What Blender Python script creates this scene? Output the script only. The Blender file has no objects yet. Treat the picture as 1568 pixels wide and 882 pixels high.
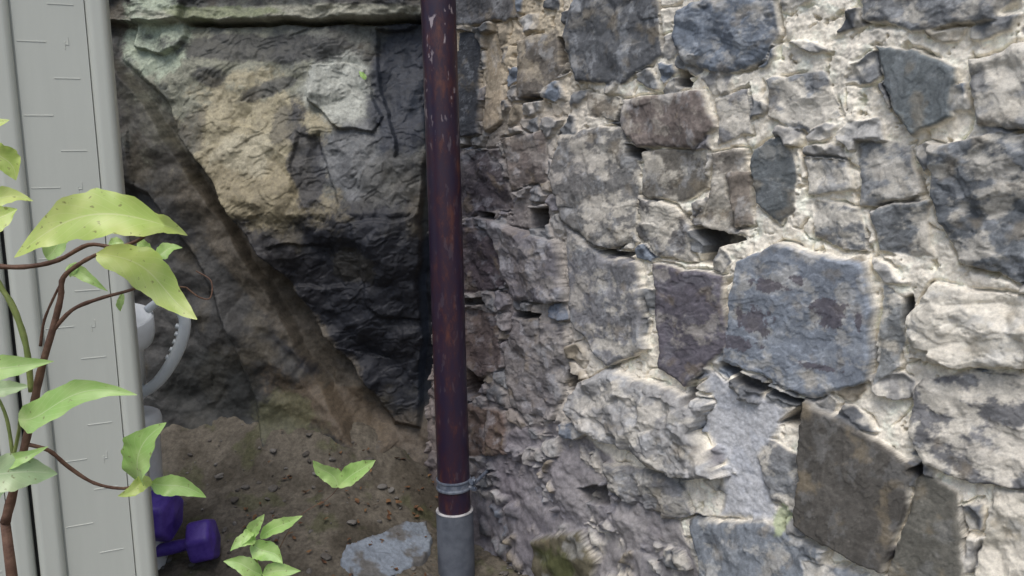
import bpy, math, random
import numpy as np
from mathutils import Vector, Matrix

random.seed(3); np.random.seed(3)
scene = bpy.context.scene
F = 1250.0
CAM = np.array([0., 0., 1.12])
uz = np.array([-185., 8836., 1250.]); uz /= np.linalg.norm(uz)
fc = np.array([0., 0., -1.])
yc = fc - fc.dot(uz) * uz; yc /= np.linalg.norm(yc)
xc = np.cross(yc, uz)
M3 = np.array([xc, yc, uz])

def ray(px, py):
    return M3 @ np.array([(px - 784) / F, -(py - 441) / F, -1.0])
def on_plane(px, py, p0, n):
    d = ray(px, py); p0 = np.array(p0); n = np.array(n)
    t = (p0 - CAM).dot(n) / d.dot(n)
    return CAM + d * t
def at_y(px, py, y):
    d = ray(px, py); return CAM + d * (y / d[1])

# ------------------------------------------------------------ noise tools
_r = np.random.RandomState(11)
PERM = np.concatenate([_r.permutation(256)] * 2)
RND = _r.rand(256, 8)
GX = np.cos(np.arange(256) * (2 * math.pi / 256)); GY = np.sin(np.arange(256) * (2 * math.pi / 256))
def _h(ix, iy, seed):
    return PERM[(PERM[(ix + seed * 17) & 255] + iy + seed * 31) & 255]
def perlin(x, y, seed=0):
    xi = np.floor(x).astype(int); yi = np.floor(y).astype(int)
    xf = x - xi; yf = y - yi
    u = xf * xf * xf * (xf * (xf * 6 - 15) + 10); v = yf * yf * yf * (yf * (yf * 6 - 15) + 10)
    def g(ix, iy, dx, dy):
        a = _h(ix, iy, seed)
        return GX[a] * dx + GY[a] * dy
    a = g(xi, yi, xf, yf); b = g(xi + 1, yi, xf - 1, yf)
    c = g(xi, yi + 1, xf, yf - 1); d = g(xi + 1, yi + 1, xf - 1, yf - 1)
    return ((a * (1 - u) + b * u) * (1 - v) + (c * (1 - u) + d * u) * v) * 1.5
def fbm(x, y, o=4, seed=0, gain=.5):
    r = 0; a = 1; n = 0
    for i in range(o):
        ca, sa = math.cos(i * .7), math.sin(i * .7)
        r = r + a * perlin((x * ca - y * sa) * 2**i + i * 7.3, (x * sa + y * ca) * 2**i + i * 3.1, seed + i); n += a; a *= gain
    return r / n * 1.4
def voronoi(x, y, seed=0):
    xi = np.floor(x).astype(int); yi = np.floor(y).astype(int)
    F1 = np.full(x.shape, 9.); F2 = np.full(x.shape, 9.)
    ID = np.zeros(x.shape, int); DX = np.zeros(x.shape); DY = np.zeros(x.shape)
    for i in (-1, 0, 1):
        for j in (-1, 0, 1):
            h = _h(xi + i, yi + j, seed)
            dx = x - (xi + i + .1 + .8 * RND[h, 0]); dy = y - (yi + j + .1 + .8 * RND[h, 1])
            d = np.sqrt(dx * dx + dy * dy)
            c = d < F1
            F2 = np.where(c, F1, np.minimum(F2, d))
            ID = np.where(c, h, ID); DX = np.where(c, dx, DX); DY = np.where(c, dy, DY)
            F1 = np.where(c, d, F1)
    return F1, F2, ID, DX, DY
def ss(a, b, x):
    t = np.clip((x - a) / (b - a), 0, 1); return t * t * (3 - 2 * t)
def poly_sd(x, y, P):
    P = np.array(P); d = np.full(x.shape, 1e9); ins = np.zeros(x.shape, bool)
    n = len(P)
    for i in range(n):
        a = P[i]; b = P[(i + 1) % n]; e = b - a
        wx = x - a[0]; wy = y - a[1]
        t = np.clip((wx * e[0] + wy * e[1]) / (e.dot(e) + 1e-12), 0, 1)
        d = np.minimum(d, (wx - e[0] * t)**2 + (wy - e[1] * t)**2)
        if abs(e[1]) > 1e-9:
            c = ((a[1] > y) != (b[1] > y)) & (x < e[0] * (y - a[1]) / e[1] + a[0])
            ins ^= c
    d = np.sqrt(d)
    return np.where(ins, d, -d)
def facets(x, y, sc, seed, amp=1., slope=1.):
    wa = .10 * fbm(x / sc, y / sc, 2, seed + 5)
    def env(X_, Y_, sd_, sign):
        xi = np.floor(X_).astype(int); yi = np.floor(Y_).astype(int); best = np.full(X_.shape, -9.)
        for i in (-1, 0, 1):
            for j in (-1, 0, 1):
                h = _h(xi + i, yi + j, sd_)
                dx = X_ - (xi + i + .1 + .8 * RND[h, 0]); dy = Y_ - (yi + j + .1 + .8 * RND[h, 1])
                v = (RND[h, 2] - .5) * 1.3 * slope * dx + (RND[h, 3] - .5) * 1.3 * slope * dy + (RND[h, 4] - .5) * .5 - .55 * (dx * dx + dy * dy)
                best = np.maximum(best, v)
        return sign * (best - .05)
    return amp * sc * (env(x / sc + wa, y / sc - wa, seed, 1) + .8 * env(x / sc * 1.3 + 5 - wa, y / sc * 1.3 + wa, seed + 3, -1))

def lerp(a, b, t):
    return a * (1 - t) + b * t
def mixc(C, col, m):
    return C * (1 - m[..., None]) + np.asarray(col) * m[..., None]

def grid_obj(name, P, C, mat, keep=None, smooth=True):
    n, m = P.shape[:2]
    me = bpy.data.meshes.new(name)
    idx = np.arange(n * m).reshape(n, m)
    q = np.stack([idx[:-1, :-1], idx[1:, :-1], idx[1:, 1:], idx[:-1, 1:]], -1).reshape(-1, 4)
    if keep is not None:
        k = keep.reshape(-1)
        q = q[k[q].all(1)]
    me.vertices.add(n * m); me.vertices.foreach_set('co', P.reshape(-1).astype(np.float32))
    me.loops.add(q.size); me.loops.foreach_set('vertex_index', q.reshape(-1).astype(np.int32))
    me.polygons.add(len(q)); me.polygons.foreach_set('loop_start', (np.arange(len(q)) * 4).astype(np.int32))
    me.polygons.foreach_set('loop_total', np.full(len(q), 4, np.int32))
    me.polygons.foreach_set('use_smooth', np.full(len(q), smooth))
    at = me.color_attributes.new('Col', 'FLOAT_COLOR', 'POINT')
    c4 = np.ones((n * m, 4), np.float32); c4[:, :3] = np.clip(C.reshape(-1, 3), 0.002, .9)
    at.data.foreach_set('color', c4.reshape(-1))
    me.update(calc_edges=True)
    ob = bpy.data.objects.new(name, me); scene.collection.objects.link(ob)
    me.materials.append(mat)
    return ob

# ------------------------------------------------------------ materials
def newmat(name):
    m = bpy.data.materials.new(name); m.use_nodes = True
    nt = m.node_tree; b = nt.nodes['Principled BSDF']
    return m, nt, b
def rock_mat(name, rough=.85, bump=.35, bscale=160, spec=.3, var=.35):
    m, nt, b = newmat(name); N = nt.nodes; L = nt.links
    at = N.new('ShaderNodeAttribute'); at.attribute_name = 'Col'
    tc = N.new('ShaderNodeTexCoord')
    n1 = N.new('ShaderNodeTexNoise'); n1.inputs['Scale'].default_value = 90; n1.inputs['Detail'].default_value = 8; n1.inputs['Roughness'].default_value = .75
    L.new(tc.outputs['Object'], n1.inputs['Vector'])
    mr = N.new('ShaderNodeMapRange'); mr.inputs['From Min'].default_value = .3; mr.inputs['From Max'].default_value = .7
    mr.inputs['To Min'].default_value = 1 - var; mr.inputs['To Max'].default_value = 1 + var
    L.new(n1.outputs['Fac'], mr.inputs['Value'])
    vm = N.new('ShaderNodeVectorMath'); vm.operation = 'SCALE'
    L.new(at.outputs['Color'], vm.inputs[0]); L.new(mr.outputs['Result'], vm.inputs['Scale'])
    L.new(vm.outputs['Vector'], b.inputs['Base Color'])
    n2 = N.new('ShaderNodeTexNoise'); n2.inputs['Scale'].default_value = bscale; n2.inputs['Detail'].default_value = 6; n2.inputs['Roughness'].default_value = .7
    L.new(tc.outputs['Object'], n2.inputs['Vector'])
    bp = N.new('ShaderNodeBump'); bp.inputs['Strength'].default_value = bump; bp.inputs['Distance'].default_value = .003
    L.new(n2.outputs['Fac'], bp.inputs['Height']); L.new(bp.outputs['Normal'], b.inputs['Normal'])
    b.inputs['Roughness'].default_value = rough
    b.inputs['Specular IOR Level'].default_value = spec
    return m
def plain_mat(name, c1, c2, scale=30, rough=.6, bump=.1, bscale=120, spec=.4, stretch=(1, 1, 1), lo=.4, hi=.6):
    m, nt, b = newmat(name); N = nt.nodes; L = nt.links
    tc = N.new('ShaderNodeTexCoord'); mp = N.new('ShaderNodeMapping'); mp.inputs['Scale'].default_value = stretch
    L.new(tc.outputs['Object'], mp.inputs['Vector'])
    n1 = N.new('ShaderNodeTexNoise'); n1.inputs['Scale'].default_value = scale; n1.inputs['Detail'].default_value = 6; n1.inputs['Roughness'].default_value = .65
    L.new(mp.outputs['Vector'], n1.inputs['Vector'])
    cr = N.new('ShaderNodeValToRGB'); cr.color_ramp.elements[0].position = lo; cr.color_ramp.elements[1].position = hi
    cr.color_ramp.elements[0].color = (*c1, 1); cr.color_ramp.elements[1].color = (*c2, 1)
    L.new(n1.outputs['Fac'], cr.inputs['Fac']); L.new(cr.outputs['Color'], b.inputs['Base Color'])
    n2 = N.new('ShaderNodeTexNoise'); n2.inputs['Scale'].default_value = bscale; n2.inputs['Detail'].default_value = 4
    L.new(mp.outputs['Vector'], n2.inputs['Vector'])
    bp = N.new('ShaderNodeBump'); bp.inputs['Strength'].default_value = bump; bp.inputs['Distance'].default_value = .003
    L.new(n2.outputs['Fac'], bp.inputs['Height']); L.new(bp.outputs['Normal'], b.inputs['Normal'])
    b.inputs['Roughness'].default_value = rough; b.inputs['Specular IOR Level'].default_value = spec
    return m

M_wall = rock_mat('wall_stone_and_mortar', .85, .4, 260, .3, .32)
M_rock = rock_mat('bedrock', .65, .35, 150, .45, .42)
M_ground = rock_mat('soil', .95, .5, 200, .2, .45)

# ------------------------------------------------------------ right stone wall
W0 = np.array([-0.135, 2.33, 0.]); WD = np.array([.66, -.75, 0.]); WD /= np.linalg.norm(WD)
WN = np.array([WD[1], -WD[0], 0.])
if WN[1] > 0: WN = -WN
def w(px, py):
    p = on_plane(px, py, W0, WN); return ((p - W0).dot(WD), p[2])

sp = []; s = -.14
while s < 1.5:
    sp.append(s); s += max(.0016, .0034 - .0016 * max(s, 0))
while s < 3.4:
    sp.append(s); s += .02
zp = list(np.arange(-.1, .25, .008)) + list(np.arange(.25, 1.66, .0019)) + list(np.arange(1.66, 4.0, .018))  # coarse top rows: wall raised above the view to cut sky light in the corner
S, Z = np.meshgrid(np.array(sp), np.array(zp), indexing='ij')
wx_ = fbm(S * 16, Z * 16, 4, 1); wz_ = fbm(S * 16 + 40, Z * 16, 4, 2)
Sw = S + .0075 * wx_ + .0014 * perlin(S * 90, Z * 90, 7)
Zw = Z + .0075 * wz_ + .0014 * perlin(S * 90, Z * 90, 8)

BL = (.205, .235, .278); GR = (.21, .218, .225); GD = (.130, .136, .145); PU = (.13, .115, .122); TA = (.28, .245, .19)
RB = (.19, .160, .145); WG = (.40, .395, .38); MV = (.235, .228, .24); BR = (.118, .110, .098)
ST = [
 ([(1045,15),(1100,-10),(1192,0),(1200,55),(1180,95),(1120,115),(1060,100),(1040,60)], BL, .026, .6, .18),
 ([(1345,68),(1400,75),(1470,105),(1465,180),(1400,210),(1375,170),(1357,120)], (.195,.218,.225), .022, .05, .05),
 ([(1160,225),(1200,205),(1220,240),(1225,325),(1200,345),(1165,310),(1150,270)], (.155,.17,.175), .016, .12, .1),
 ([(1140,395),(1200,370),(1335,400),(1347,470),(1338,585),(1250,607),(1110,550),(1115,505),(1130,440)], (.31,.345,.40), .030, .12, .20),
 ([(1243,608),(1310,640),(1412,708),(1398,800),(1372,862),(1300,830),(1243,790),(1240,700)], BR, .036, .08, .0),
 ([(1412,718),(1475,742),(1502,900),(1430,890),(1376,862),(1400,800)], (.145,.14,.12), .024, .10, .05),
 ([(1405,590),(1470,565),(1600,575),(1600,750),(1500,735),(1425,705),(1400,650)], (.20,.20,.205), .02, .6, .48),
 ([(1430,225),(1500,205),(1640,215),(1640,415),(1560,430),(1475,402),(1428,300)], (.165,.18,.195), .024, .8, .28),
 ([(1315,215),(1395,220),(1415,295),(1380,310),(1320,315)], GR, .014, .45, .3),
 ([(1490,95),(1560,70),(1700,70),(1700,195),(1570,205),(1500,190)], WG, .03, .6, .4),
 ([(1310,-20),(1540,-20),(1535,30),(1400,48),(1325,32)], GR, .02, .5, .3),
 ([(885,-15),(1010,-15),(1018,85),(960,130),(890,125),(870,60)], GD, .02, .4, .10),
 ([(795,62),(858,45),(872,108),(835,140),(798,152)], (.20,.18,.155), .014, .4, .3),
 ([(960,152),(1082,138),(1102,195),(1072,228),(985,225),(958,200)], RB, .024, .4, .15),
 ([(990,230),(1088,228),(1090,290),(1040,312),(990,302)], (.21,.195,.17), .014, .25, .3),
 ([(1095,235),(1148,225),(1146,362),(1095,352),(1060,340),(1095,300)], (.33,.30,.26), .016, .4, .3),
 ([(862,205),(955,192),(985,262),(975,365),(930,385),(868,335),(850,270)], (.24,.235,.225), .022, .45, .34),
 ([(770,212),(840,200),(842,278),(792,290)], (.23,.20,.18), .016, .6, .3),
 ([(700,228),(768,230),(788,318),(700,335)], PU, .012, .7, .2),
 ([(752,335),(805,352),(862,370),(872,460),(795,462),(770,400)], MV, .032, .75, .3),
 ([(872,345),(935,392),(985,402),(1000,535),(940,560),(880,490)], (.24,.24,.25), .028, .45, .3),
 ([(1008,400),(1060,412),(1112,418),(1120,530),(1062,590),(1018,560)], (.13,.12,.14), .024, .3, .15),
 ([(700,342),(758,350),(780,440),(700,452)], (.12,.10,.11), .010, .7, .1),
 ([(792,482),(868,498),(884,570),(862,640),(800,620),(775,550)], (.22,.21,.205), .018, .8, .3),
 ([(888,590),(940,562),(1020,585),(1100,612),(1082,655),(1132,722),(1040,712),(960,672),(890,640)], (.36,.355,.35), .052, 1.2, .25),
 ([(1080,782),(1190,788),(1290,830),(1270,900),(1110,900)], (.20,.22,.245), .032, .4, .18),
 ([(845,812),(918,800),(942,850),(935,900),(850,900)], (.15,.135,.09), .034, .8, .0),
 ([(1352,425),(1395,465),(1385,560),(1345,590),(1352,480)], (.26,.27,.27), .012, .5, .3),
 ([(1430,432),(1600,455),(1600,562),(1470,560),(1398,545),(1395,485)], (.70,.66,.57), .03, .9, .4),
 ([(1178,122),(1262,108),(1292,175),(1240,205),(1182,182)], (.26,.27,.28), .012, .5, .45),
 ([(1098,150),(1152,135),(1156,205),(1105,222)], (.27,.27,.275), .012, .4, .4),
 ([(1235,240),(1300,245),(1310,290),(1240,300)], WG, .014, .5, .4),
 ([(1250,305),(1320,318),(1335,388),(1250,362)], GR, .014, .5, .35),
 ([(1338,318),(1424,305),(1432,392),(1350,388)], (.21,.222,.23), .014, .5, .4),
 ([(1530,740),(1700,770),(1700,1000),(1540,1000),(1505,860)], (.60,.56,.47), .012, .7, .4),
 ([(703,50),(738,48),(742,205),(703,212)], (.085,.09,.10), .018, .1, .0),
 ([(744,52),(768,48),(776,185),(748,202)], (.50,.42,.31), .008, .3, .3),
 ([(985,300),(1040,318),(1060,345),(1068,400),(1010,392),(980,360)], (.24,.23,.22), .018, .5, .4),
 ([(1120,262),(1150,265),(1158,345),(1130,350)], (.30,.26,.22), .018, .4, .1),
 ([(700,468),(762,478),(782,560),(700,600)], (.16,.13,.12), .01, .7, .1),
 ([(715,610),(790,625),(800,690),(720,690)], (.19,.145,.12), .018, .9, .1),
 ([(1155,655),(1235,690),(1240,770),(1190,760)], (.21,.215,.22), .018, .5, .3),
 ([(945,700),(1050,715),(1085,780),(1040,790),(960,745)], (.22,.22,.225), .026, 1., .2),
 ([(1255,840),(1330,860),(1390,900),(1260,910)], (.27,.295,.33), .02, .4, .3),
 ([(700,-10),(790,-10),(800,30),(705,40)], (.15,.15,.155), .014, .4, .1),
 ([(900,140),(955,150),(950,185),(905,180)], (.30,.265,.215), .01, .5, .4),
]
HOLES = [
 ([(812,320),(842,318),(842,350),(816,348)], .09),
 ([(1060,345),(1100,352),(1142,366),(1105,378),(1095,408),(1072,402),(1085,375)], .08),
 ([(1042,105),(1060,110),(1058,135),(1040,132)], .05),
 ([(962,222),(990,226),(985,245),(965,240)], .06),
 ([(1200,645),(1238,612),(1246,640),(1225,652)], .06),
 ([(1062,592),(1080,588),(1076,612),(1066,612)], .05),
 ([(1405,715),(1420,705),(1424,722),(1412,728)], .04),
 ([(1110,552),(1160,578),(1240,612),(1238,620),(1150,590),(1108,562)], .035),
 ([(1385,455),(1398,450),(1396,500),(1386,500)], .04),
 ([(700,455),(745,455),(745,466),(700,466)], .05),
 ([(792,475),(830,480),(825,488),(792,486)], .05),
 ([(925,378),(975,388),(970,397),(925,386)], .04),
 ([(728,560),(752,575),(745,610),(726,600)], .05),
 ([(880,565),(900,575),(895,600),(882,595)], .04),
 ([(905,740),(950,735),(955,765),(915,760)], .03),
 ([(858,60),(870,58),(868,100),(860,100)], .04),
 ([(800,150),(832,146),(830,156),(800,160)], .03),
 ([(738,325),(760,328),(758,336),(738,334)], .04),
]
rough_m = .55 + .45 * ss(.1, .5, S)
def lumps(sc, seed):
    a, b, c_, d_, e_ = voronoi(S / sc + .35 * wx_, Z / sc + .35 * wz_, seed)
    return np.maximum(0, .75 - a) * (.2 + .8 * RND[c_, 3])
h = .005 + .007 * fbm(S * 9, Z * 9, 3, 20) + rough_m * (.0055 * fbm(S * 26, Z * 26, 5, 21, .6) + .004 * lumps(.014, 19) + .0020 * lumps(.006, 29))
pit = ss(.34, .62, fbm(S * 30, Z * 30, 4, 24, .6)); h -= .016 * pit * rough_m
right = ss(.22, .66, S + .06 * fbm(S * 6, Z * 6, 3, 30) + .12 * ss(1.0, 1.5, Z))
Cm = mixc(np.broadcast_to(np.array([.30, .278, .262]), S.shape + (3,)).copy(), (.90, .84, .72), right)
tanz = ss(1.12, 1.42, Z + .05 * fbm(S * 7, Z * 7, 3, 31)) * (1 - ss(.35, .6, S))
Cm = mixc(Cm, (.62, .53, .39), tanz * .9)
Cm = Cm * (1 + .12 * fbm(S * 28, Z * 28, 4, 32))[..., None]
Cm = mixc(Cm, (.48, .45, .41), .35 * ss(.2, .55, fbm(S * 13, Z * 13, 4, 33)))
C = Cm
F1, F2, ID, DX, DY = voronoi((S + .014 * wx_) / .070, (Z + .012 * wz_) / .050, 3)
r = RND[ID, 2]
m = ss(.10, .20, F2 - F1) * (r < lerp(.66, .42, right))
fh = .008 + .014 * RND[ID, 3] + .024 * ((RND[ID, 4] - .5) * DX + (RND[ID, 5] - .5) * DY) + .003 * fbm(S * 40, Z * 40, 3, 41) + facets(S, Z, .022, 42, .6)
fcx = np.array([BL, GR, GD, WG, TA, MV, (.30, .295, .285), GR])[(RND[ID, 6] * 7.99).astype(int)]
fcx = fcx * (1 + .25 * fbm(S * 30, Z * 30, 4, 43))[..., None]
sm = ss(-.1, .5, fbm(S * 20, Z * 20, 4, 44)); fcx = mixc(fcx, Cm, sm * .6)
crev = ss(.10, .0, F2 - F1) * ss(.0, .3, fbm(S * 10, Z * 10, 2, 45)) 
h = lerp(h, fh, m) - .012 * crev
C = mixc(C, fcx, m)
for k, (poly, col, prot, rg, smear) in enumerate(ST):
    P = np.array([w(*p) for p in poly])
    lo = P.min(0) - .04; hi = P.max(0) + .04
    i0, i1 = np.searchsorted(sp, [lo[0], hi[0]]); j0, j1 = np.searchsorted(zp, [lo[1], hi[1]])
    if i1 <= i0 or j1 <= j0: continue
    sl = (slice(i0, i1), slice(j0, j1))
    s_, z_ = S[sl], Z[sl]
    sd = poly_sd(Sw[sl], Zw[sl], P)
    cx, cz = P.mean(0)
    rr = np.random.RandomState(k + 5)
    m = ss(-.001, .0028, sd)
    edge = ss(0, .006 + .010 * min(rg, 1), sd)
    sh = prot * (.82 + .18 * edge) + (rr.rand() - .5) * .14 * (s_ - cx) + (rr.rand() - .6) * .20 * (z_ - cz)
    ang = rr.rand() * .9 - .45 + (1.5 if rr.rand() < .25 else 0)
    a_, b_ = s_ * math.cos(ang) + z_ * math.sin(ang), -s_ * math.sin(ang) + z_ * math.cos(ang)
    st = fbm(a_ * 9 + k, b_ * 15, 5, k % 20, .5)
    q5 = st * 3.2; fl = np.floor(q5); terr = (fl + ss(.90, 1., q5 - fl)) / 3.2
    chip = fbm(a_ * 30 + k, b_ * 30, 3, 77)
    sh = sh + rg * (.002 * fbm(s_ * 26, z_ * 26, 3, k + 2) + facets(s_ + k * .37, z_, .045, k % 13, .50) + facets(s_ + k * .31, z_, .014, k % 11, .18) + .0060 * terr) + .0032 * terr * (1 - min(rg, 1)) + .0005 * chip
    cn = ss(-.2, .3, fbm(s_ * 9 + k, z_ * 9, 2, 60)) * (1 - ss(.0, .008, -sd)) * (sd < 0)
    h[sl] = lerp(h[sl] - .018 * cn, sh, m)
    cc = np.broadcast_to(np.array(col) * (.9 + .25 * rr.rand()), s_.shape + (3,)) * (1 + .20 * fbm(s_ * 14 + k, z_ * 14, 5, 61, .6) + .12 * fbm(s_ * 60, z_ * 60, 3, 62) + .5 * (terr - st))[..., None]
    cc = mixc(cc, np.array(col) * .60, .55 * ss(.1, .3, fbm(a_ * 13, b_ * 20 + k, 5, 63, .6)))
    cc = mixc(cc, np.array(col) * .6 + np.array([.23, .24, .25]), (.2 if k in (1, 2, 4, 5, 21) else .65) * ss(.08, .36, fbm(a_ * 14 + 7, b_ * 20 + k, 6, 68, .65)))
    ox = ss(.2, .6, fbm(s_ * 18, z_ * 18 + k, 4, 64)); cc = mixc(cc, (.30, .24, .15), ox * .35)
    ms = ss(.48 - smear, .78 - smear, fbm(s_ * 12 + k * 2, z_ * 16, 6, 65, .65) + .25) * min(1, smear * 2.4) * .75
    ms = np.maximum(ms, (1 - ss(.0, .006, sd)) * .5 * ss(-.1, .4, fbm(s_ * 25, z_ * 25, 2, 66)))
    cc = mixc(cc, Cm[sl] * .86, ms)
    C[sl] = mixc(C[sl], cc, m)
    if k == 3:
        for bx, by, rx, ry in ((1285, 475, 26, 22), (1165, 490, 34, 20), (1190, 435, 30, 10), (1140, 525, 42, 11), (1235, 425, 13, 8), (1330, 490, 7, 14), (1270, 560, 34, 5)):
            q = w(bx, by); sc = 1.45 / F
            dd = np.sqrt(((s_ - q[0]) / (rx * sc))**2 + ((z_ - q[1]) / (ry * sc))**2) + 1.2 * fbm(s_ * 34 + bx, z_ * 34, 6, 67, .65)
            C[sl] = mixc(C[sl], (.125, .11, .13), ss(1.1, .9, dd) * m * .8)
for poly, col, lev, rgn in (
   ([(1080,560),(1150,590),(1215,625),(1200,660),(1175,690),(1215,790),(1120,780),(1125,700),(1085,650),(1098,610)], (.47,.485,.52), .008, .004),
   ([(800,650),(870,640),(950,690),(1000,740),(1060,790),(1080,830),(1130,960),(740,960),(745,720)], (.25,.238,.252), .002, .022),
   ):
    P = np.array([w(*p) for p in poly]); sd = poly_sd(Sw, Zw, P)
    m = ss(-.004, .012, sd)
    new = lev + rgn * fbm(S * 8, Z * 8, 4, 71) + .0026 * fbm(S * 45, Z * 45, 4, 72, .6)
    m2 = m * (1 - ss(.008, .020, h - new))
    h = lerp(h, new, m2)
    C = mixc(C, np.array(col) * (1 + .2 * fbm(S * 16, Z * 16, 5, 73, .6))[..., None], m2 * .9)
q = w(885, 850); dd = np.sqrt(((S - q[0]) / .08)**2 + ((Z - q[1]) / .06)**2) + .7 * fbm(S * 24, Z * 24, 5, 75, .6)
C = mixc(C, (.10, .115, .04), ss(1.1, .4, dd) * .75)
q = w(1217, 785); dd = np.sqrt(((S - q[0]) / .022)**2 + ((Z - q[1]) / .03)**2) + .5 * fbm(S * 40, Z * 40, 3, 76)
C = mixc(C, (.40, .45, .28), ss(1.0, .6, dd) * .85)
for poly, dep in HOLES:
    P = np.array([w(*p) for p in poly]); sd = poly_sd(S + .7 * (Sw - S), Z + .7 * (Zw - Z), P)
    m = ss(-.0025, .003, sd); h = lerp(h, h - dep, m); C = mixc(C, (.05, .045, .04), m * .7)
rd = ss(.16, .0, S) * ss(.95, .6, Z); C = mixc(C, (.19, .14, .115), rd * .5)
corner_shade = (1 - right) * (.70 + .7 * fbm(S * 7, Z * 7, 4, 78)) * (1 - .8 * tanz)  # painted shade: wall colour darkens leftwards into the corner, broken up by noise
C = C * (1 - np.clip(corner_shade, 0, 1.3)[..., None] * np.array([.23, .25, .20]))
h = h + .05 * ss(.8, .2, Z)
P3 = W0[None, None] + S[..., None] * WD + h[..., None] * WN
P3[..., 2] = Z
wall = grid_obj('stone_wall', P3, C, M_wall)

# ------------------------------------------------------------ bedrock face
YB = 2.50
xp = np.concatenate([np.arange(-3.2, -1.45, .02), np.arange(-1.45, .02, .0027)])
zr = np.concatenate([np.arange(-.05, .2, .01), np.arange(.2, 1.7, .0026), np.arange(1.7, 3.4, .02)])  # top rows raise the rock out of view to hold back sky light
X, Zr = np.meshgrid(xp, zr, indexing='ij')
wa1 = fbm(X * 7, Zr * 7, 5, 81); wa2 = fbm(X * 7 + 20, Zr * 7, 5, 83)
Xw = X + .012 * wa1; Zw2 = Zr + .012 * wa2
Xv = X + .035 * wa1; Zv = Zr + .035 * wa2
def rk(px, py, y=2.34):
    p = at_y(px, py, y); return (p[0], p[2])
def polyR(pts, y=2.34): return np.array([rk(*p, y) for p in pts])
base = .02 * fbm(X * 4, Zr * 4, 3, 84)
sdS = poly_sd(Xw, Zw2, polyR([(-200,-60),(150,60),(260,230),(380,400),(470,560),(560,690),(560,900),(430,760),(370,560),(300,420),(215,300),(100,250),(-200,240)], 2.42))
hh = base + .055 * ss(-.012, .015, sdS)
sdT = poly_sd(Xw, Zw2, polyR([(200,480),(330,470),(440,560),(540,640),(600,680),(560,740),(430,700),(350,720),(200,740),(100,700)], 2.42))
hh = hh + .03 * ss(-.03, .03, sdT)
sdA = poly_sd(Xw, Zw2, polyR([(120,-80),(642,-80),(650,200),(645,500),(640,672),(592,668),(545,600),(480,520),(405,410),(350,345),(318,290),(255,215),(222,150),(165,95),(100,60)]))
z0 = rk(400, 330)[1]
hA = .155 - .32 * np.maximum(Zr - z0, 0) - .18 * np.maximum(z0 - Zr, 0) - .05 * ss(-.30, -.15, X)
mA = ss(-.004, .014, sdA)
hh = lerp(hh, hA + base, mA)
for pts, dv, so_ in (([(455,85),(545,95),(560,150),(575,180),(560,205),(500,185),(460,150)], .022, .003),
                ([(240,60),(430,60),(470,160),(470,330),(330,300),(260,215)], .010, .02),
                ([(560,20),(645,20),(650,230),(600,240),(575,150)], -.03, .004),
                ([(440,200),(480,200),(520,330),(480,350),(440,300)], -.014, .006),
                ([(410,380),(500,370),(520,440),(430,450)], -.014, .006),
                ([(540,340),(640,330),(640,500),(560,480)], .014, .006),
                ([(170,-20),(245,-20),(250,40),(215,75),(170,60)], .03, .004)):
    sd = poly_sd(lerp(Xw, Xv, .5), lerp(Zw2, Zv, .5), polyR(pts)); hh = hh + dv * ss(-so_, so_, sd)
ra = lerp(.6, 1., mA)
hh = hh + .012 * fbm(X * 7, Zr * 7, 3, 85) + ra * (facets(X * .8, Zr + .3 * X, .15, 4, .30) + facets(X, Zr * .8 - .4 * X, .055, 7, .26) + facets(X, Zr, .018, 9, .15)) + .0014 * fbm(X * 50, Zr * 50, 3, 86, .5)
st = fbm(X * 6 + Zr * 4, Zr * 10 - X * 5, 4, 97, .5) * 3; fl = np.floor(st); hh = hh + .0030 * (fl + ss(.85, 1, st - fl)) * mA
zt = rk(400, 16)[1] + .008 * fbm(X * 8, X * 0, 3, 88)
hh = hh - .07 * np.exp(-((Zr - zt) / .006)**2) * ss(rk(235, 0)[0], rk(260, 0)[0], X)
hh = lerp(hh, hh + .05 + .012 * fbm(X * 14, Zr * 30, 3, 89), ss(zt + .002, zt + .008, Zr))
hh = hh - .12 * ss(rk(640, 0)[0] - .004, rk(648, 0)[0] + .006, Xw)
foot = ss(.44, .20, Zr + .03 * fbm(X * 5, Zr * 5, 3, 90)); hh = hh + .09 * foot
Cr = np.broadcast_to(np.array([.048, .047, .045]), X.shape + (3,)) * (1 + .35 * fbm(X * 9, Zr * 9, 5, 91) + .25 * fbm(X * 40, Zr * 40, 4, 92))[..., None]
Cr = mixc(Cr, (.090, .076, .052), .7 * ss(.0, .45, fbm(X * 6, Zr * 6, 5, 93)))
def blob(px, py, rx, ry, ang, col, st=1., soft=.4, nz=.75, fr=9, seed=100):
    global Cr
    cx, cz = rk(px, py); sc = 2.34 / F; a = math.radians(ang)
    dx = (X - cx) / sc; dz = -(Zr - cz) / sc
    u = (dx * math.cos(a) + dz * math.sin(a)) / rx; v = (-dx * math.sin(a) + dz * math.cos(a)) / ry
    d = np.sqrt(u * u + v * v) + nz * fbm(X * fr, Zr * fr, 8, seed, .72)
    mm = ss(1 + soft * .5, 1 - soft * .5, d) * st
    cc = np.array(col) * (1 + .30 * fbm(X * 35, Zr * 35, 4, seed + 3, .7))[..., None]
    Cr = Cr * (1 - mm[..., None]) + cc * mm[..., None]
blob(400, 130, 250, 150, 10, (.130, .136, .120), .9, seed=102)
blob(330, 150, 150, 120, 30, (.22, .22, .165), .85, seed=103)
blob(370, 225, 110, 105, 40, (.33, .29, .19), .85, seed=104)
blob(400, 300, 120, 50, 15, (.24, .205, .13), .75, seed=105)
blob(360, 235, 50, 34, 10, (.42, .39, .29), .6, seed=126)
blob(205, 50, 50, 60, 0, (.36, .41, .31), .9, seed=106)
blob(570, 480, 150, 170, 0, (.016, .018, .026), .94, nz=.45, seed=101)
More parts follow.
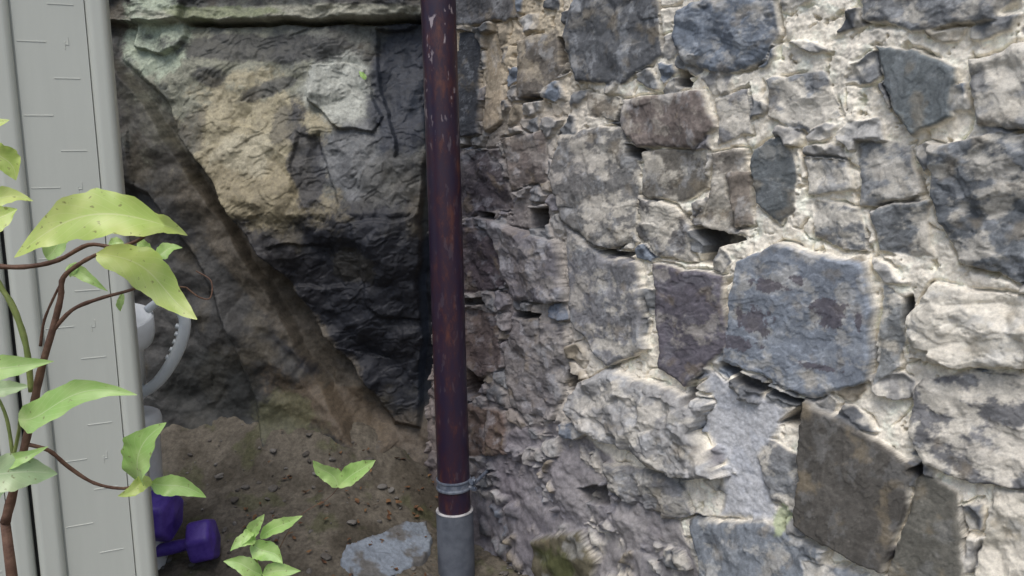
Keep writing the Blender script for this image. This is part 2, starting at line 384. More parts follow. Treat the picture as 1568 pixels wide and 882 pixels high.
blob(400, 400, 120, 45, 30, (.022, .022, .027), .85, seed=123)
blob(540, 240, 60, 50, 20, (.14, .145, .152), .8, seed=108)
blob(510, 130, 58, 54, 25, (.36, .37, .33), .95, nz=.4, seed=107)
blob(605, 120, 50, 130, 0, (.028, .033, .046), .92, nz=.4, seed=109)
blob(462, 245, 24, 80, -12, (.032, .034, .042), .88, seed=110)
blob(600, 270, 45, 40, 0, (.085, .085, .08), .7, seed=111)
blob(370, 60, 150, 22, 3, (.040, .040, .041), .8, seed=112)
blob(300, 110, 26, 16, 20, (.04, .04, .042), .75, seed=124)
blob(390, 130, 44, 13, -20, (.045, .045, .046), .75, seed=125)
blob(420, 190, 20, 30, 10, (.05, .05, .05), .6, seed=127)
blob(280, 200, 20, 34, 10, (.07, .065, .055), .6, seed=128)
blob(410, 5, 240, 14, 0, (.33, .325, .26), .9, nz=.25, seed=113)
blob(300, 2, 80, 10, 0, (.12, .16, .05), .5, seed=114)
blob(250, 260, 40, 180, -30, (.055, .049, .038), .7, seed=115)
blob(420, 480, 34, 240, -37, (.110, .093, .070), .88, nz=.5, seed=116)
blob(540, 410, 36, 26, 0, (.06, .055, .045), .6, seed=121)
blob(500, 640, 130, 36, 28, (.115, .088, .06), .9, seed=117)
blob(430, 650, 60, 40, 10, (.11, .108, .055), .7, seed=118)
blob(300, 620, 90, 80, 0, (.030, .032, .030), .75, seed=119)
blob(430, 748, 300, 42, 5, (.115, .10, .078), .95, nz=.3, seed=120)
blob(640, 720, 60, 80, 0, (.11, .088, .066), .85, nz=.3, seed=122)
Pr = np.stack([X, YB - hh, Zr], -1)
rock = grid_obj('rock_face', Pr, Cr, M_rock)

# ------------------------------------------------------------ ground
xg = np.concatenate([-np.geomspace(60, 1.7, 40), np.arange(-1.6, .45, .005), np.geomspace(.46, 60, 40)])
yg = np.concatenate([-np.geomspace(60, .1, 40), np.arange(0, 1.3, .03), np.arange(1.3, 2.75, .005), np.geomspace(2.8, 60, 40)])
XG, YG = np.meshgrid(xg, yg, indexing='ij')
def ground_h(x, y):
    k = ss(-.12, -.55, x)
    return .30 * ss(1.5, 2.6, y) * (.25 + .75 * k) + .10 * ss(2.25, 2.5, y + .05 * fbm(x * 4, y * 4, 2, 130)) * ss(2.9, 2.6, y)
near = ss(6, 2, np.hypot(XG, YG))
gz = ground_h(XG, YG) * ss(8, 3, np.abs(YG)) + near * (.018 * fbm(XG * 6, YG * 6, 4, 131) + .006 * fbm(XG * 30, YG * 30, 4, 132, .6) + .0020 * perlin(XG * 100, YG * 100, 134))
Cg = np.broadcast_to(np.array([.125, .110, .088]), XG.shape + (3,)) * (1 + .3 * fbm(XG * 8, YG * 8, 4, 135) + .25 * fbm(XG * 50, YG * 50, 3, 136))[..., None]
Cg = mixc(Cg, (.055, .047, .035), .75 * ss(-.05, .4, fbm(XG * 5, YG * 5, 5, 137)))
Cg = mixc(Cg, (.075, .082, .036), .5 * ss(.2, .5, fbm(XG * 12, YG * 12 + 4, 4, 138)))
ground = grid_obj('ground', np.stack([XG, YG, gz], -1), Cg, M_ground)
def gh(x, y):
    return float(ground_h(np.array([x]), np.array([y]))[0] + .018 * fbm(np.array([x * 6]), np.array([y * 6]), 4, 131)[0])
def ground_pt(px, py):
    d = ray(px, py); t = .5
    while t < 4:
        p = CAM + d * t
        if p[2] <= gh(p[0], p[1]): return p
        t += .004
    return CAM + d * 2.3

sl = [ground_pt(*p) for p in ((522,868),(532,846),(578,820),(618,804),(654,806),(662,835),(650,866),(600,888),(545,890))]
SP = np.array([(p[0], p[1]) for p in sl])
xs = np.arange(SP[:, 0].min() - .03, SP[:, 0].max() + .03, .003); ys = np.arange(SP[:, 1].min() - .03, SP[:, 1].max() + .03, .003)
XS, YS = np.meshgrid(xs, ys, indexing='ij')
sd = poly_sd(XS + .006 * fbm(XS * 25, YS * 25, 4, 140), YS + .006 * fbm(XS * 25 + 5, YS * 25, 4, 141), SP)
AA = np.c_[SP, np.ones(len(SP))]; co_ = np.linalg.lstsq(AA, np.array([p[2] for p in sl]), rcond=None)[0]
zs = co_[0] * XS + co_[1] * YS + co_[2] + .018 + .0022 * np.floor(3 * fbm(XS * 10, YS * 10, 4, 142)) + .0006 * fbm(XS * 60, YS * 60, 3, 143)
zs = zs - .05 * (1 - ss(-.002, .001, sd))
Cs = np.broadcast_to(np.array([.21, .24, .28]), XS.shape + (3,)) * (1 + .35 * fbm(XS * 15, YS * 15, 5, 144, .6))[..., None]
Cs = mixc(Cs, (.10, .085, .065), .75 * ss(.1, .4, fbm(XS * 9, YS * 9, 5, 145, .6) + .3 * ss(.02, 0, sd)))
grid_obj('flat_stone', np.stack([XS, YS, zs], -1), Cs, M_wall, keep=sd > -.010)

# ------------------------------------------------------------ mesh helpers
def link(name, verts, faces, mat, smooth=True, parent=None, uvs=None):
    me = bpy.data.meshes.new(name); me.from_pydata([tuple(v) for v in verts], [], faces); me.update()
    if uvs is not None:
        uv = me.uv_layers.new(name='UVMap')
        for l in me.loops: uv.data[l.index].uv = uvs[l.vertex_index]
    me.polygons.foreach_set('use_smooth', [smooth] * len(me.polygons))
    me.materials.append(mat)
    ob = bpy.data.objects.new(name, me); scene.collection.objects.link(ob)
    if parent: ob.parent = parent
    return ob
def empty(name):
    e = bpy.data.objects.new(name, None); scene.collection.objects.link(e); e.empty_display_size = .05; return e
def lathe(profile, origin, axis, seg=48, sx=1.):
    axis = Vector(axis).normalized(); q = Vector((0, 0, 1)).rotation_difference(axis)
    V = []; Fc = []
    for (r_, z_) in profile:
        for i in range(seg):
            a = 2 * math.pi * i / seg
            V.append(q @ Vector((r_ * math.cos(a) * sx, r_ * math.sin(a), z_)) + Vector(origin))
    for j in range(len(profile) - 1):
        for i in range(seg):
            k = (i + 1) % seg
            Fc.append((j * seg + i, j * seg + k, (j + 1) * seg + k, (j + 1) * seg + i))
    return V, Fc
def tube(pts, rad, seg=10, sub=4, knob=0.):
    P = [Vector(p) for p in pts]
    R = rad if isinstance(rad, (list, tuple)) else [rad] * len(P)
    Q = []; RR = []
    for i in range(len(P) - 1):
        p0 = P[max(i - 1, 0)]; p1 = P[i]; p2 = P[i + 1]; p3 = P[min(i + 2, len(P) - 1)]
        for s_ in range(sub):
            t = s_ / sub
            Q.append(.5 * ((2 * p1) + (-p0 + p2) * t + (2 * p0 - 5 * p1 + 4 * p2 - p3) * t * t + (-p0 + 3 * p1 - 3 * p2 + p3) * t**3))
            RR.append((R[i] * (1 - t) + R[i + 1] * t) * (1 + knob * (random.random() - .4)))
    Q.append(P[-1]); RR.append(R[-1])
    V = []; Fc = []; n = None
    for i, q in enumerate(Q):
        t = (Q[min(i + 1, len(Q) - 1)] - Q[max(i - 1, 0)]).normalized()
        if n is None: n = t.orthogonal().normalized()
        n = (n - t * n.dot(t)).normalized(); b = t.cross(n)
        for k in range(seg):
            a = 2 * math.pi * k / seg; V.append(q + (n * math.cos(a) + b * math.sin(a)) * RR[i])
    for i in range(len(Q) - 1):
        for k in range(seg):
            k2 = (k + 1) % seg; Fc.append((i * seg + k, i * seg + k2, (i + 1) * seg + k2, (i + 1) * seg + k))
    Fc.append(tuple(range(seg))[::-1]); Fc.append(tuple((len(Q) - 1) * seg + k for k in range(seg)))
    return V, Fc
def merge(parts):
    V = []; Fc = []
    for v, f in parts:
        o = len(V); V += list(v); Fc += [tuple(i + o for i in q) for q in f]
    return V, Fc

# ------------------------------------------------------------ downpipe
def pipe_mat():
    m, nt, b = newmat('painted_pipe'); N = nt.nodes; L = nt.links
    tc = N.new('ShaderNodeTexCoord')
    mp = N.new('ShaderNodeMapping'); mp.inputs['Scale'].default_value = (1, 1, .35); L.new(tc.outputs['Object'], mp.inputs['Vector'])
    n1 = N.new('ShaderNodeTexNoise'); n1.inputs['Scale'].default_value = 26; n1.inputs['Detail'].default_value = 8; n1.inputs['Roughness'].default_value = .75
    L.new(mp.outputs['Vector'], n1.inputs['Vector'])
    cr = N.new('ShaderNodeValToRGB'); e = cr.color_ramp.elements
    e[0].position = .40; e[0].color = (.022, .014, .036, 1); e[1].position = .66; e[1].color = (.10, .034, .026, 1)
    x = cr.color_ramp.elements.new(.53); x.color = (.034, .014, .028, 1)
    L.new(n1.outputs['Fac'], cr.inputs['Fac'])
    n2 = N.new('ShaderNodeTexNoise'); n2.inputs['Scale'].default_value = 75; n2.inputs['Detail'].default_value = 3
    L.new(mp.outputs['Vector'], n2.inputs['Vector'])
    r2 = N.new('ShaderNodeValToRGB'); r2.color_ramp.elements[0].position = .63; r2.color_ramp.elements[1].position = .67
    L.new(n2.outputs['Fac'], r2.inputs['Fac'])
    sx = N.new('ShaderNodeSeparateXYZ'); L.new(tc.outputs['Object'], sx.inputs[0])
    zz = N.new('ShaderNodeMapRange'); zz.inputs['From Min'].default_value = 1.15; zz.inputs['From Max'].default_value = 1.45
    zz.inputs['To Min'].default_value = .08
    L.new(sx.outputs['Z'], zz.inputs['Value'])
    mu = N.new('ShaderNodeMath'); mu.operation = 'MULTIPLY'; L.new(r2.outputs['Color'], mu.inputs[0]); L.new(zz.outputs['Result'], mu.inputs[1])
    mx = N.new('ShaderNodeMix'); mx.data_type = 'RGBA'; L.new(mu.outputs[0], mx.inputs['Factor'])
    L.new(cr.outputs['Color'], mx.inputs['A']); mx.inputs['B'].default_value = (.33, .28, .30, 1)
    L.new(mx.outputs['Result'], b.inputs['Base Color'])
    bp = N.new('ShaderNodeBump'); bp.inputs['Strength'].default_value = .25; bp.inputs['Distance'].default_value = .002
    L.new(n1.outputs['Fac'], bp.inputs['Height']); L.new(bp.outputs['Normal'], b.inputs['Normal'])
    mr = N.new('ShaderNodeMapRange'); mr.inputs['To Min'].default_value = .20; mr.inputs['To Max'].default_value = .55
    L.new(n1.outputs['Fac'], mr.inputs['Value']); L.new(mr.outputs['Result'], b.inputs['Roughness'])
    return m
dp = empty('downpipe')
YP = 2.10
pt = at_y(671, 0, YP); pb = at_y(699, 870, YP)
ax = Vector(pt - pb).normalized()
R = .0435
def along(py): 
    t = (870 - py) / 870; return Vector(pb) + (Vector(pt) - Vector(pb)) * t
tube_top = Vector(pt) + ax * 2.2
M_pipe = pipe_mat()
Lp = (tube_top - along(790)).length
v, f = lathe([(R * (1 + .006 * math.sin(i * 1.7)), Lp * i / 120) for i in range(121)], along(790), ax, 40)
link('pipe', v, f, M_pipe, parent=dp)
M_pvc = plain_mat('grey_pvc', (.085, .096, .118), (.13, .143, .17), 18, .5, .1)
o = along(772); dn = -ax
v, f = lathe([(R, 0), (R + .006, 0), (R + .0065, .004), (R + .0065, .5)], o, dn, 40)
link('socket', v, f, M_pvc, parent=dp)
M_white = plain_mat('sealant_white', (.28, .28, .29), (.48, .47, .47), 60, .6)
v, f = lathe([(R, -.002), (R + .005, -.0015), (R + .0070, .000), (R + .0073, .0012), (R + .0065, .002)], o, dn, 40)
link('seal_ring', v, f, M_white, parent=dp)
M_steel = plain_mat('galvanised_steel', (.09, .11, .15), (.18, .20, .24), 60, .45, .2)
parts = []
cb = along(728)
parts.append(lathe([(R, -.014), (R + .0035, -.014), (R + .004, -.010), (R + .0022, -.006), (R + .0022, .006), (R + .004, .010), (R + .0035, .014), (R, .014)], cb, ax, 40))
side = Vector((1, -.35, 0)).normalized()
for dz in (-.010, .012):
    parts.append(tube([cb + side * (R - .002) + Vector((0, 0, dz * .6)), cb + side * (R + .014) + Vector((0, 0, dz)), cb + side * (R + .020) + Vector((0, 0, dz))], .0065, 6, 2))
parts.append(tube([cb + side * (R + .013) + Vector((-.004, -.018, .012)), cb + side * (R + .013) + Vector((0, .02, .012))], .005, 6, 2))
parts.append(tube([cb + side * (R + .010), cb + Vector((.08, .06, 0)), cb + Vector((.10, .12, 0))], .005, 8, 3))
v, f = merge(parts); link('clamp', v, f, M_steel, smooth=False, parent=dp)

# ------------------------------------------------------------ plastic shed
shed = empty('plastic_garden_shed'); SH = 1.52
M_shed = plain_mat('shed_plastic', (.45, .468, .425), (.52, .538, .49), 9, .45, .12, 60, .4, (1, 1, .12), .3, .7)
pr = at_y(201, 441, 1.42); A = Vector((-.91, -.41, 0)).normalized(); Nn = Vector((.41, -.91, 0)).normalized()
O = Vector((pr[0], pr[1], 0))
def extr(prof, z0, z1, name):
    V = []; Fc = []; n = len(prof)
    for z_ in (z0, z1):
        for t, o_ in prof:
            p = O + A * t + Nn * o_; V.append((p.x, p.y, z_))
    for i in range(n - 1): Fc.append((i, i + 1, n + i + 1, n + i))
    return link(name, V, Fc, M_shed, smooth=False, parent=shed)
def rnd(t0, o0, t1, o1, n=6, flip=False):
    out = []
    for i in range(n + 1):
        a = math.pi / 2 * i / n
        if not flip: out.append((t0 + (t1 - t0) * (1 - math.cos(a)), o0 + (o1 - o0) * math.sin(a)))
        else: out.append((t0 + (t1 - t0) * math.sin(a), o0 + (o1 - o0) * (1 - math.cos(a))))
    return out
def panel(t0, W, name):
    p = [(t0, -.035)] + rnd(t0, -.014, t0 + .012, 0) + [(t0 + .022, .0)] + rnd(t0 + .022, 0, t0 + .034, -.014, 6, True)
    p += [(t0 + .0345, -.0075), (t0 + W - .050, -.0075), (t0 + W - .0495, -.0115), (t0 + W - .047, -.0115)]
    p += rnd(t0 + W - .047, -.0095, t0 + W - .036, .004) + [(t0 + W - .018, .004)] + rnd(t0 + W - .018, .004, t0 + W - .006, -.012, 6, True) + [(t0 + W - .006, -.035)]
    return extr(p, 0.03, SH, name)
panel(0, .190, 'panel_1'); panel(.190, .21, 'panel_2'); panel(.40, .2, 'panel_3'); panel(.6, .2, 'panel_4')
p0 = O + A * .001 + Nn * -.03; p1 = p0 - Nn * .30; p2 = p1 + A * .8; p3 = O + A * .8 - Nn * .03
V = []
for z_ in (.03, SH):
    for p in (p0, p1, p2, p3): V.append((p.x, p.y, z_))
link('carcass', V, [(0, 1, 5, 4), (1, 2, 6, 5), (2, 3, 7, 6), (3, 0, 4, 7), (4, 5, 6, 7)], M_shed, False, shed)
M_dark = plain_mat('dark_gap', (.01, .01, .01), (.015, .015, .015))
p0 = O + A * .17 - Nn * .02; p1 = O + A * .21 - Nn * .02
link('joint_back', [(p0.x, p0.y, .03), (p1.x, p1.y, .03), (p1.x, p1.y, SH), (p0.x, p0.y, SH)], [(0, 1, 2, 3)], M_dark, False, shed)
V = []
for z_ in (SH + .002, SH + .05):
    for t, o_ in ((-.012, .015), (-.012, -.35), (.83, -.35), (.83, .015)):
        p = O + A * t + Nn * o_; V.append((p.x, p.y, z_))
link('roof', V, [(0, 1, 2, 3), (4, 5, 6, 7), (0, 1, 5, 4), (1, 2, 6, 5), (2, 3, 7, 6), (3, 0, 4, 7)], M_shed, False, shed)
emb = []
def ebox(t0, t1, z0, z1, o0=-.0077, o1=-.0068):
    V = []
    for o_, e_ in ((o0, .0006), (o1, 0)):
        for t, z_ in ((t0 - e_, z0 - e_), (t1 + e_, z0 - e_), (t1 + e_, z1 + e_), (t0 - e_, z1 + e_)):
            p = O + A * t + Nn * o_; V.append((p.x, p.y, z_))
    emb.append((V, [(4, 5, 6, 7), (0, 1, 5, 4), (1, 2, 6, 5), (2, 3, 7, 6), (3, 0, 4, 7)]))
for pt0 in (0, .190, .40, .6):
    for i in range(12):
        z_ = .10 + i * .119
        ebox(pt0 + .050, pt0 + .088, z_, z_ + .0012)
        if z_ + .08 < SH: ebox(pt0 + .095, pt0 + .137, z_ + .058, z_ + .0592)
        if i % 2 == 0:
            ebox(pt0 + .062, pt0 + .063, z_ + .055, z_ + .067); ebox(pt0 + .063, pt0 + .068, z_ + .055, z_ + .056); ebox(pt0 + .0675, pt0 + .0685, z_ + .048, z_ + .060)
v, f = merge(emb); link('embossing', v, f, M_shed, False, shed)

# ------------------------------------------------------------ watering can, bucket, dumbbells
M_can = plain_mat('white_plastic', (.72, .74, .74), (.82, .84, .84), 14, .35, .05)
M_canh = plain_mat('grey_white_plastic', (.62, .66, .68), (.72, .76, .77), 14, .35, .05)
YC = 1.98
wc = empty('watering_can')
top = at_y(165, 480, YC); bot = at_y(172, 612, YC)
H = top[2] - bot[2]; o = Vector((top[0], YC, bot[2]))
v, f = lathe([(0, 0), (.068, 0), (.073, .006), (.076, H * .45), (.080, H * .62), (.103, H * .70), (.110, H * .8), (.1105, H), (.106, H + .002), (.103, H * .8), (.080, H * .6), (.072, .01), (0, .01)], o, (0.06, -.22, 1))
link('body', v, f, M_can, parent=wc)
hp = [at_y(*p, YC - .01) for p in ((225,475),(245,462),(268,468),(283,490),(277,525),(260,560),(238,588),(208,607))]
v, f = tube(hp, [.010,.0105,.0125,.014,.015,.015,.014,.014], 14, 5)
link('handle', v, f, M_canh, parent=wc)
ribs = [tube([Vector(at_y(x_, y_, YC - .01)) + Vector((-.008, -.002, .005)), Vector(at_y(x_, y_, YC - .01)) + Vector((-.013, -.002, -.003))], .0075, 8, 2) for x_, y_ in ((280,500),(279,512),(276,524),(271,536),(265,548))]
v, f = merge(ribs); link('grip_ribs', v, f, M_canh, parent=wc)
v, f = tube([o + Vector((-.06, 0, .05)), o + Vector((-.16, 0, .14)), o + Vector((-.24, 0, .24))], [.018, .013, .011], 12, 4)
v2, f2 = lathe([(.011, 0), (.035, .035), (.033, .042), (0, .045)], o + Vector((-.24, 0, .24)), (-.7, 0, .7), 24)
v, f = merge([(v, f), (v2, f2)]); link('spout', v, f, M_can, parent=wc)
bt = at_y(195, 632, YC + .03)
zb = gh(bt[0], YC + .03) - .01; Hb = bt[2] - zb
v, f = lathe([(.062, 0), (.066, .01), (.073, Hb - .06), (.079, Hb - .05), (.080, Hb - .02), (.076, Hb - .006), (.068, Hb - .001), (.02, Hb), (0, Hb)], (bt[0], YC + .03, zb), (0, 0, 1))
link('white_bucket', v, f, M_can)

M_vinyl = plain_mat('purple_vinyl', (.075, .04, .28), (.11, .065, .37), 40, .42, .15, 150)
def dumbbell(name, p, axis, r=.05, hl=.066, gap=.11):
    e = empty(name); axis = Vector(axis).normalized(); p = Vector(p)
    def head(c, d):
        pr_ = [(0, 0), (.018, 0), (.020, .002), (r * .80, .002), (r * .90, .004), (r * .97, .009), (r, .016), (r, hl - .016), (r * .97, hl - .009), (r * .90, hl - .004), (r * .80, hl - .002), (.02, hl - .001), (.018, hl - .004), (0, hl - .004)]
        V, Fc = lathe(pr_, (0, 0, -hl / 2), (0, 0, 1), 72)
        q = Vector((0, 0, 1)).rotation_difference(d); out = []
        for x_ in V:
            a = math.atan2(x_.y, x_.x) % (math.pi / 3) - math.pi / 6
            k = min(1, .90 / math.cos(a))
            out.append(q @ Vector((x_.x * k, x_.y * k, x_.z)) + c)
        return out, Fc
    v, f = head(p, axis); link('head_1', v, f, M_vinyl, parent=e)
    v, f = head(p + axis * (hl + gap), axis); link('head_2', v, f, M_vinyl, parent=e)
    v, f = lathe([(.0175, 0), (.0155, .012), (.0165, .03), (.0175, gap / 2), (.0165, gap - .03), (.0155, gap - .012), (.0175, gap)], p + axis * hl * .5, axis, 24); link('handle', v, f, M_vinyl, parent=e)
dumbbell('dumbbell', at_y(311, 828, 2.00), (-1, -.12, -.16), .057, .066)
dumbbell('dumbbell.001', at_y(246, 790, 1.96), (-.85, .1, .05), .064, .072)

# ------------------------------------------------------------ leaves
def leaf_mat(name, c1, c2, vein):
    m, nt, b = newmat(name); N = nt.nodes; L = nt.links
    uv = N.new('ShaderNodeUVMap'); sx = N.new('ShaderNodeSeparateXYZ'); L.new(uv.outputs['UV'], sx.inputs[0])
    def math_(op, a, b_=None, c_=None):
        n = N.new('ShaderNodeMath'); n.operation = op
        for i, q in enumerate((a, b_, c_)):
            if q is None: continue
            if isinstance(q, (int, float)): n.inputs[i].default_value = q
            else: L.new(q, n.inputs[i])
        return n.outputs[0]
    av = math_('ABSOLUTE', math_('SUBTRACT', sx.outputs['Y'], .5))
    mid = math_('LESS_THAN', av, .018)
    ph = math_('SUBTRACT', math_('MULTIPLY', sx.outputs['X'], 9.0), math_('MULTIPLY', av, 5.5))
    fr = math_('ABSOLUTE', math_('SUBTRACT', math_('FRACT', ph), .5))
    lat = math_('MULTIPLY', math_('LESS_THAN', fr, .05), .4)
    vm = math_('MAXIMUM', mid, lat)
    tc = N.new('ShaderNodeTexCoord')
    n1 = N.new('ShaderNodeTexNoise'); n1.inputs['Scale'].default_value = 35; n1.inputs['Detail'].default_value = 5; L.new(tc.outputs['Object'], n1.inputs['Vector'])
    cr = N.new('ShaderNodeValToRGB'); cr.color_ramp.elements[0].position = .38; cr.color_ramp.elements[1].position = .65
    cr.color_ramp.elements[0].color = (*c1, 1); cr.color_ramp.elements[1].color = (*c2, 1); L.new(n1.outputs['Fac'], cr.inputs['Fac'])
    n2 = N.new('ShaderNodeTexNoise'); n2.inputs['Scale'].default_value = 220; n2.inputs['Detail'].default_value = 2; L.new(tc.outputs['Object'], n2.inputs['Vector'])
    sp_ = N.new('ShaderNodeMapRange'); sp_.inputs['From Min'].default_value = .66; sp_.inputs['From Max'].default_value = .72; L.new(n2.outputs['Fac'], sp_.inputs['Value'])
    mx = N.new('ShaderNodeMix'); mx.data_type = 'RGBA'; L.new(math_('MULTIPLY', sp_.outputs[0], .6), mx.inputs['Factor']); L.new(cr.outputs['Color'], mx.inputs['A']); mx.inputs['B'].default_value = (.15, .12, .03, 1)
    mx2 = N.new('ShaderNodeMix'); mx2.data_type = 'RGBA'; L.new(math_('MULTIPLY', vm, .5), mx2.inputs['Factor']); L.new(mx.outputs['Result'], mx2.inputs['A']); mx2.inputs['B'].default_value = (*vein, 1)
    L.new(mx2.outputs['Result'], b.inputs['Base Color']); b.inputs['Roughness'].default_value = .36; b.inputs['Specular IOR Level'].default_value = .6
    bp = N.new('ShaderNodeBump'); bp.inputs['Strength'].default_value = .3; bp.inputs['Distance'].default_value = .001; bp.invert = True
    L.new(vm, bp.inputs['Height']); L.new(bp.outputs['Normal'], b.inputs['Normal'])
    tr = N.new('ShaderNodeBsdfTranslucent'); L.new(mx2.outputs['Result'], tr.inputs['Color'])
    ms = N.new('ShaderNodeMixShader'); ms.inputs[0].default_value = .35
    out = N['Material Output']; L.new(b.outputs[0], ms.inputs[1]); L.new(tr.outputs[0], ms.inputs[2]); L.new(ms.outputs[0], out.inputs['Surface'])
    return m
M_leafY = leaf_mat('leaf_yellow_green', (.52, .68, .16), (.70, .78, .27), (.78, .82, .42))
M_leafG = leaf_mat('leaf_green', (.38, .62, .17), (.54, .73, .28), (.68, .78, .44))
M_leafW = leaf_mat('leaf_pale', (.42, .58, .30), (.56, .68, .40), (.70, .78, .55))
M_stem = plain_mat('bark_reddish', (.09, .045, .03), (.16, .09, .06), 60, .7, .4, 200)
M_green = plain_mat('stem_green', (.16, .20, .06), (.24, .28, .09), 60, .6, .2)
def leaf(b, t, wpx, yb, yt=None, mat=None, arch=0., fold=.25, tilt=0., name='leaf', parent=None, seed=0):
    yt = yb if yt is None else yt
    B = Vector(at_y(*b, yb)); T = Vector(at_y(*t, yt)); d = T - B; L_ = d.length; d.normalize()
    W = wpx * yb / F * .5
    rnd_ = random.Random(seed)
    n = (Vector((rnd_.uniform(-.3, .3), -1, .4)) + Vector((0, 0, 1)) * tilt); n = (n - d * n.dot(d)).normalized()
    sd_ = d.cross(n).normalized()
    if sd_.z < 0: sd_ = -sd_
    nu, nv = 26, 11; V = []; U = []
    ph = rnd_.random() * 6; crl = rnd_.uniform(-.1, .25); sk_ = rnd_.uniform(.70, .95); bend = rnd_.uniform(-.06, .06)
    for i in range(nu + 1):
        u = i / nu
        sh_ = (math.sin(math.pi * min(1, u**sk_))**.80) * (1 - .18 * u) if 0 < u < 1 else 0
        sh_ = max(sh_, .02)
        c_ = B + d * (L_ * u) + sd_ * (arch * yb / F * math.sin(math.pi * u) + bend * L_ * math.sin(2 * math.pi * u)) + n * (L_ * crl * math.sin(math.pi * u) - L_ * .15 * u * u)
        for j in range(nv):
            vv = j / (nv - 1) * 2 - 1
            wv = (.18 * math.sin(u * 11 + ph + (2.3 if vv > 0 else 0)) + .07 * math.sin(u * 29 + ph * 2)) * abs(vv)**2
            ed = 1 + (.05 * math.sin(u * 23 + ph + vv) + .03 * math.sin(u * 51)) * (abs(vv) > .7)
            V.append(c_ + sd_ * (W * sh_ * vv * ed) + n * (W * (fold * abs(vv)**1.3 + wv) * sh_)); U.append((u, j / (nv - 1)))
    Fc = [(i * nv + j, i * nv + j + 1, (i + 1) * nv + j + 1, (i + 1) * nv + j) for i in range(nu) for j in range(nv - 1)]
    return link(name, V, Fc, mat, parent=parent, uvs=U)
shrub = empty('shrub')
LV = [((252,345),(14,384),84,.60,.56,M_leafY,34,.15,0),((193,343),(289,357),34,.61,.63,M_leafY,4,.4,0),
 ((147,388),(293,480),66,.62,.60,M_leafY,18,.15,0),((212,366),(234,398),22,.64,.64,M_leafG,0,.3,0),((236,396),(278,376),26,.64,.65,M_leafG,4,.3,0),
 ((190,372),(163,374),18,.64,.64,M_leafG,0,.3,0),((70,395),(125,345),40,.66,.65,M_leafG,4,.3,0),((103,408),(156,442),22,.65,.63,M_leafG,4,.3,0),
 ((-45,310),(50,302),34,.58,.60,M_leafY,8,.3,0),((-25,215),(20,275),48,.6,.6,M_leafY,6,.3,0),((-40,360),(18,318),70,.58,.58,M_leafY,0,.3,0),
 ((-40,570),(64,551),50,.62,.6,M_leafG,-8,.3,0),((28,642),(188,603),54,.58,.56,M_leafG,6,.25,0),((212,738),(240,654),66,.66,.64,M_leafG,6,.3,0),
 ((230,740),(309,762),36,.66,.65,M_leafG,8,.3,0),((233,736),(182,758),26,.66,.64,M_leafY,0,.3,0),((-45,730),(86,725),66,.58,.6,M_leafW,4,.2,0),
 ((5,722),(66,684),26,.6,.6,M_leafG,0,.3,0),((-30,600),(40,590),30,.64,.64,M_leafW,0,.3,0),((-60,230),(5,180),40,.6,.6,M_leafY,0,.3,0),
 ((188,448),(183,478),12,.63,.63,M_leafG,0,.3,0),((-15,770),(15,742),20,.6,.6,M_leafW,0,.3,0),((215,362),(205,345),16,.63,.62,M_leafG,0,.3,0),((120,405),(105,425),14,.64,.64,M_leafG,0,.3,0)]
for i, (b, t, ww, yb, yt, mt, ar, fo, ti) in enumerate(LV):
    leaf(b, t, ww, yb, yt, mt, ar, fo, ti, 'leaf_%d' % (i + 1), shrub, i)
def stem(pts, r0, r1, y, mat, nm, parent, y1=None, knob=.25):
    y1 = y if y1 is None else y1; n = len(pts)
    P = [at_y(*p, y + (y1 - y) * i / (n - 1)) for i, p in enumerate(pts)]
    v, f = tube(P, [r0 + (r1 - r0) * i / (n - 1) for i in range(n)], 8, 5, knob)
    return link(nm, v, f, mat, parent=parent)
b0 = at_y(8, 800, .62)
v, f = tube([(b0[0] - .03, .70, gh(-.4, .7) - .02), (b0[0] - .02, .66, .4), b0], [.007, .005, .0036], 8, 6, .2); link('trunk', v, f, M_stem, parent=shrub)
stem([(8,800),(30,715),(48,640),(62,570),(82,500),(93,455),(97,425),(125,402),(148,390)], .0036, .0014, .62, M_stem, 'stem_1', shrub)
stem([(78,510),(110,475),(150,458),(190,447),(212,440)], .0018, .0010, .62, M_stem, 'stem_2', shrub)
stem([(-60,400),(0,408),(45,408),(90,398),(135,375),(175,378),(212,368),(240,345)], .0022, .0011, .63, M_stem, 'stem_3', shrub)
stem([(-60,310),(-10,420),(20,470),(40,530),(48,600)], .0022, .0022, .63, M_green, 'stem_4', shrub)
stem([(40,680),(75,690),(105,715),(145,740),(190,748),(215,738)], .0018, .0011, .62, M_stem, 'stem_5', shrub, .66)
stem([(62,530),(68,490),(85,450),(100,420)], .0012, .0008, .63, M_stem, 'stem_6', shrub)
stem([(285,440),(305,455),(322,456),(323,430),(300,415)], .0007, .0005, .63, M_stem, 'stem_7', shrub, .64)
stem([(212,440),(250,438),(285,440)], .0010, .0007, .62, M_stem, 'stem_8', shrub, .63)
stem([(20,700),(10,640),(-10,600),(-40,575)], .0014, .0010, .62, M_green, 'stem_9', shrub)
stem([(12,740),(28,665),(30,642)], .0014, .0010, .6, M_green, 'stem_10', shrub, .58)
stem([(212,738),(222,742),(232,738)], .0010, .0010, .66, M_green, 'stem_11', shrub)

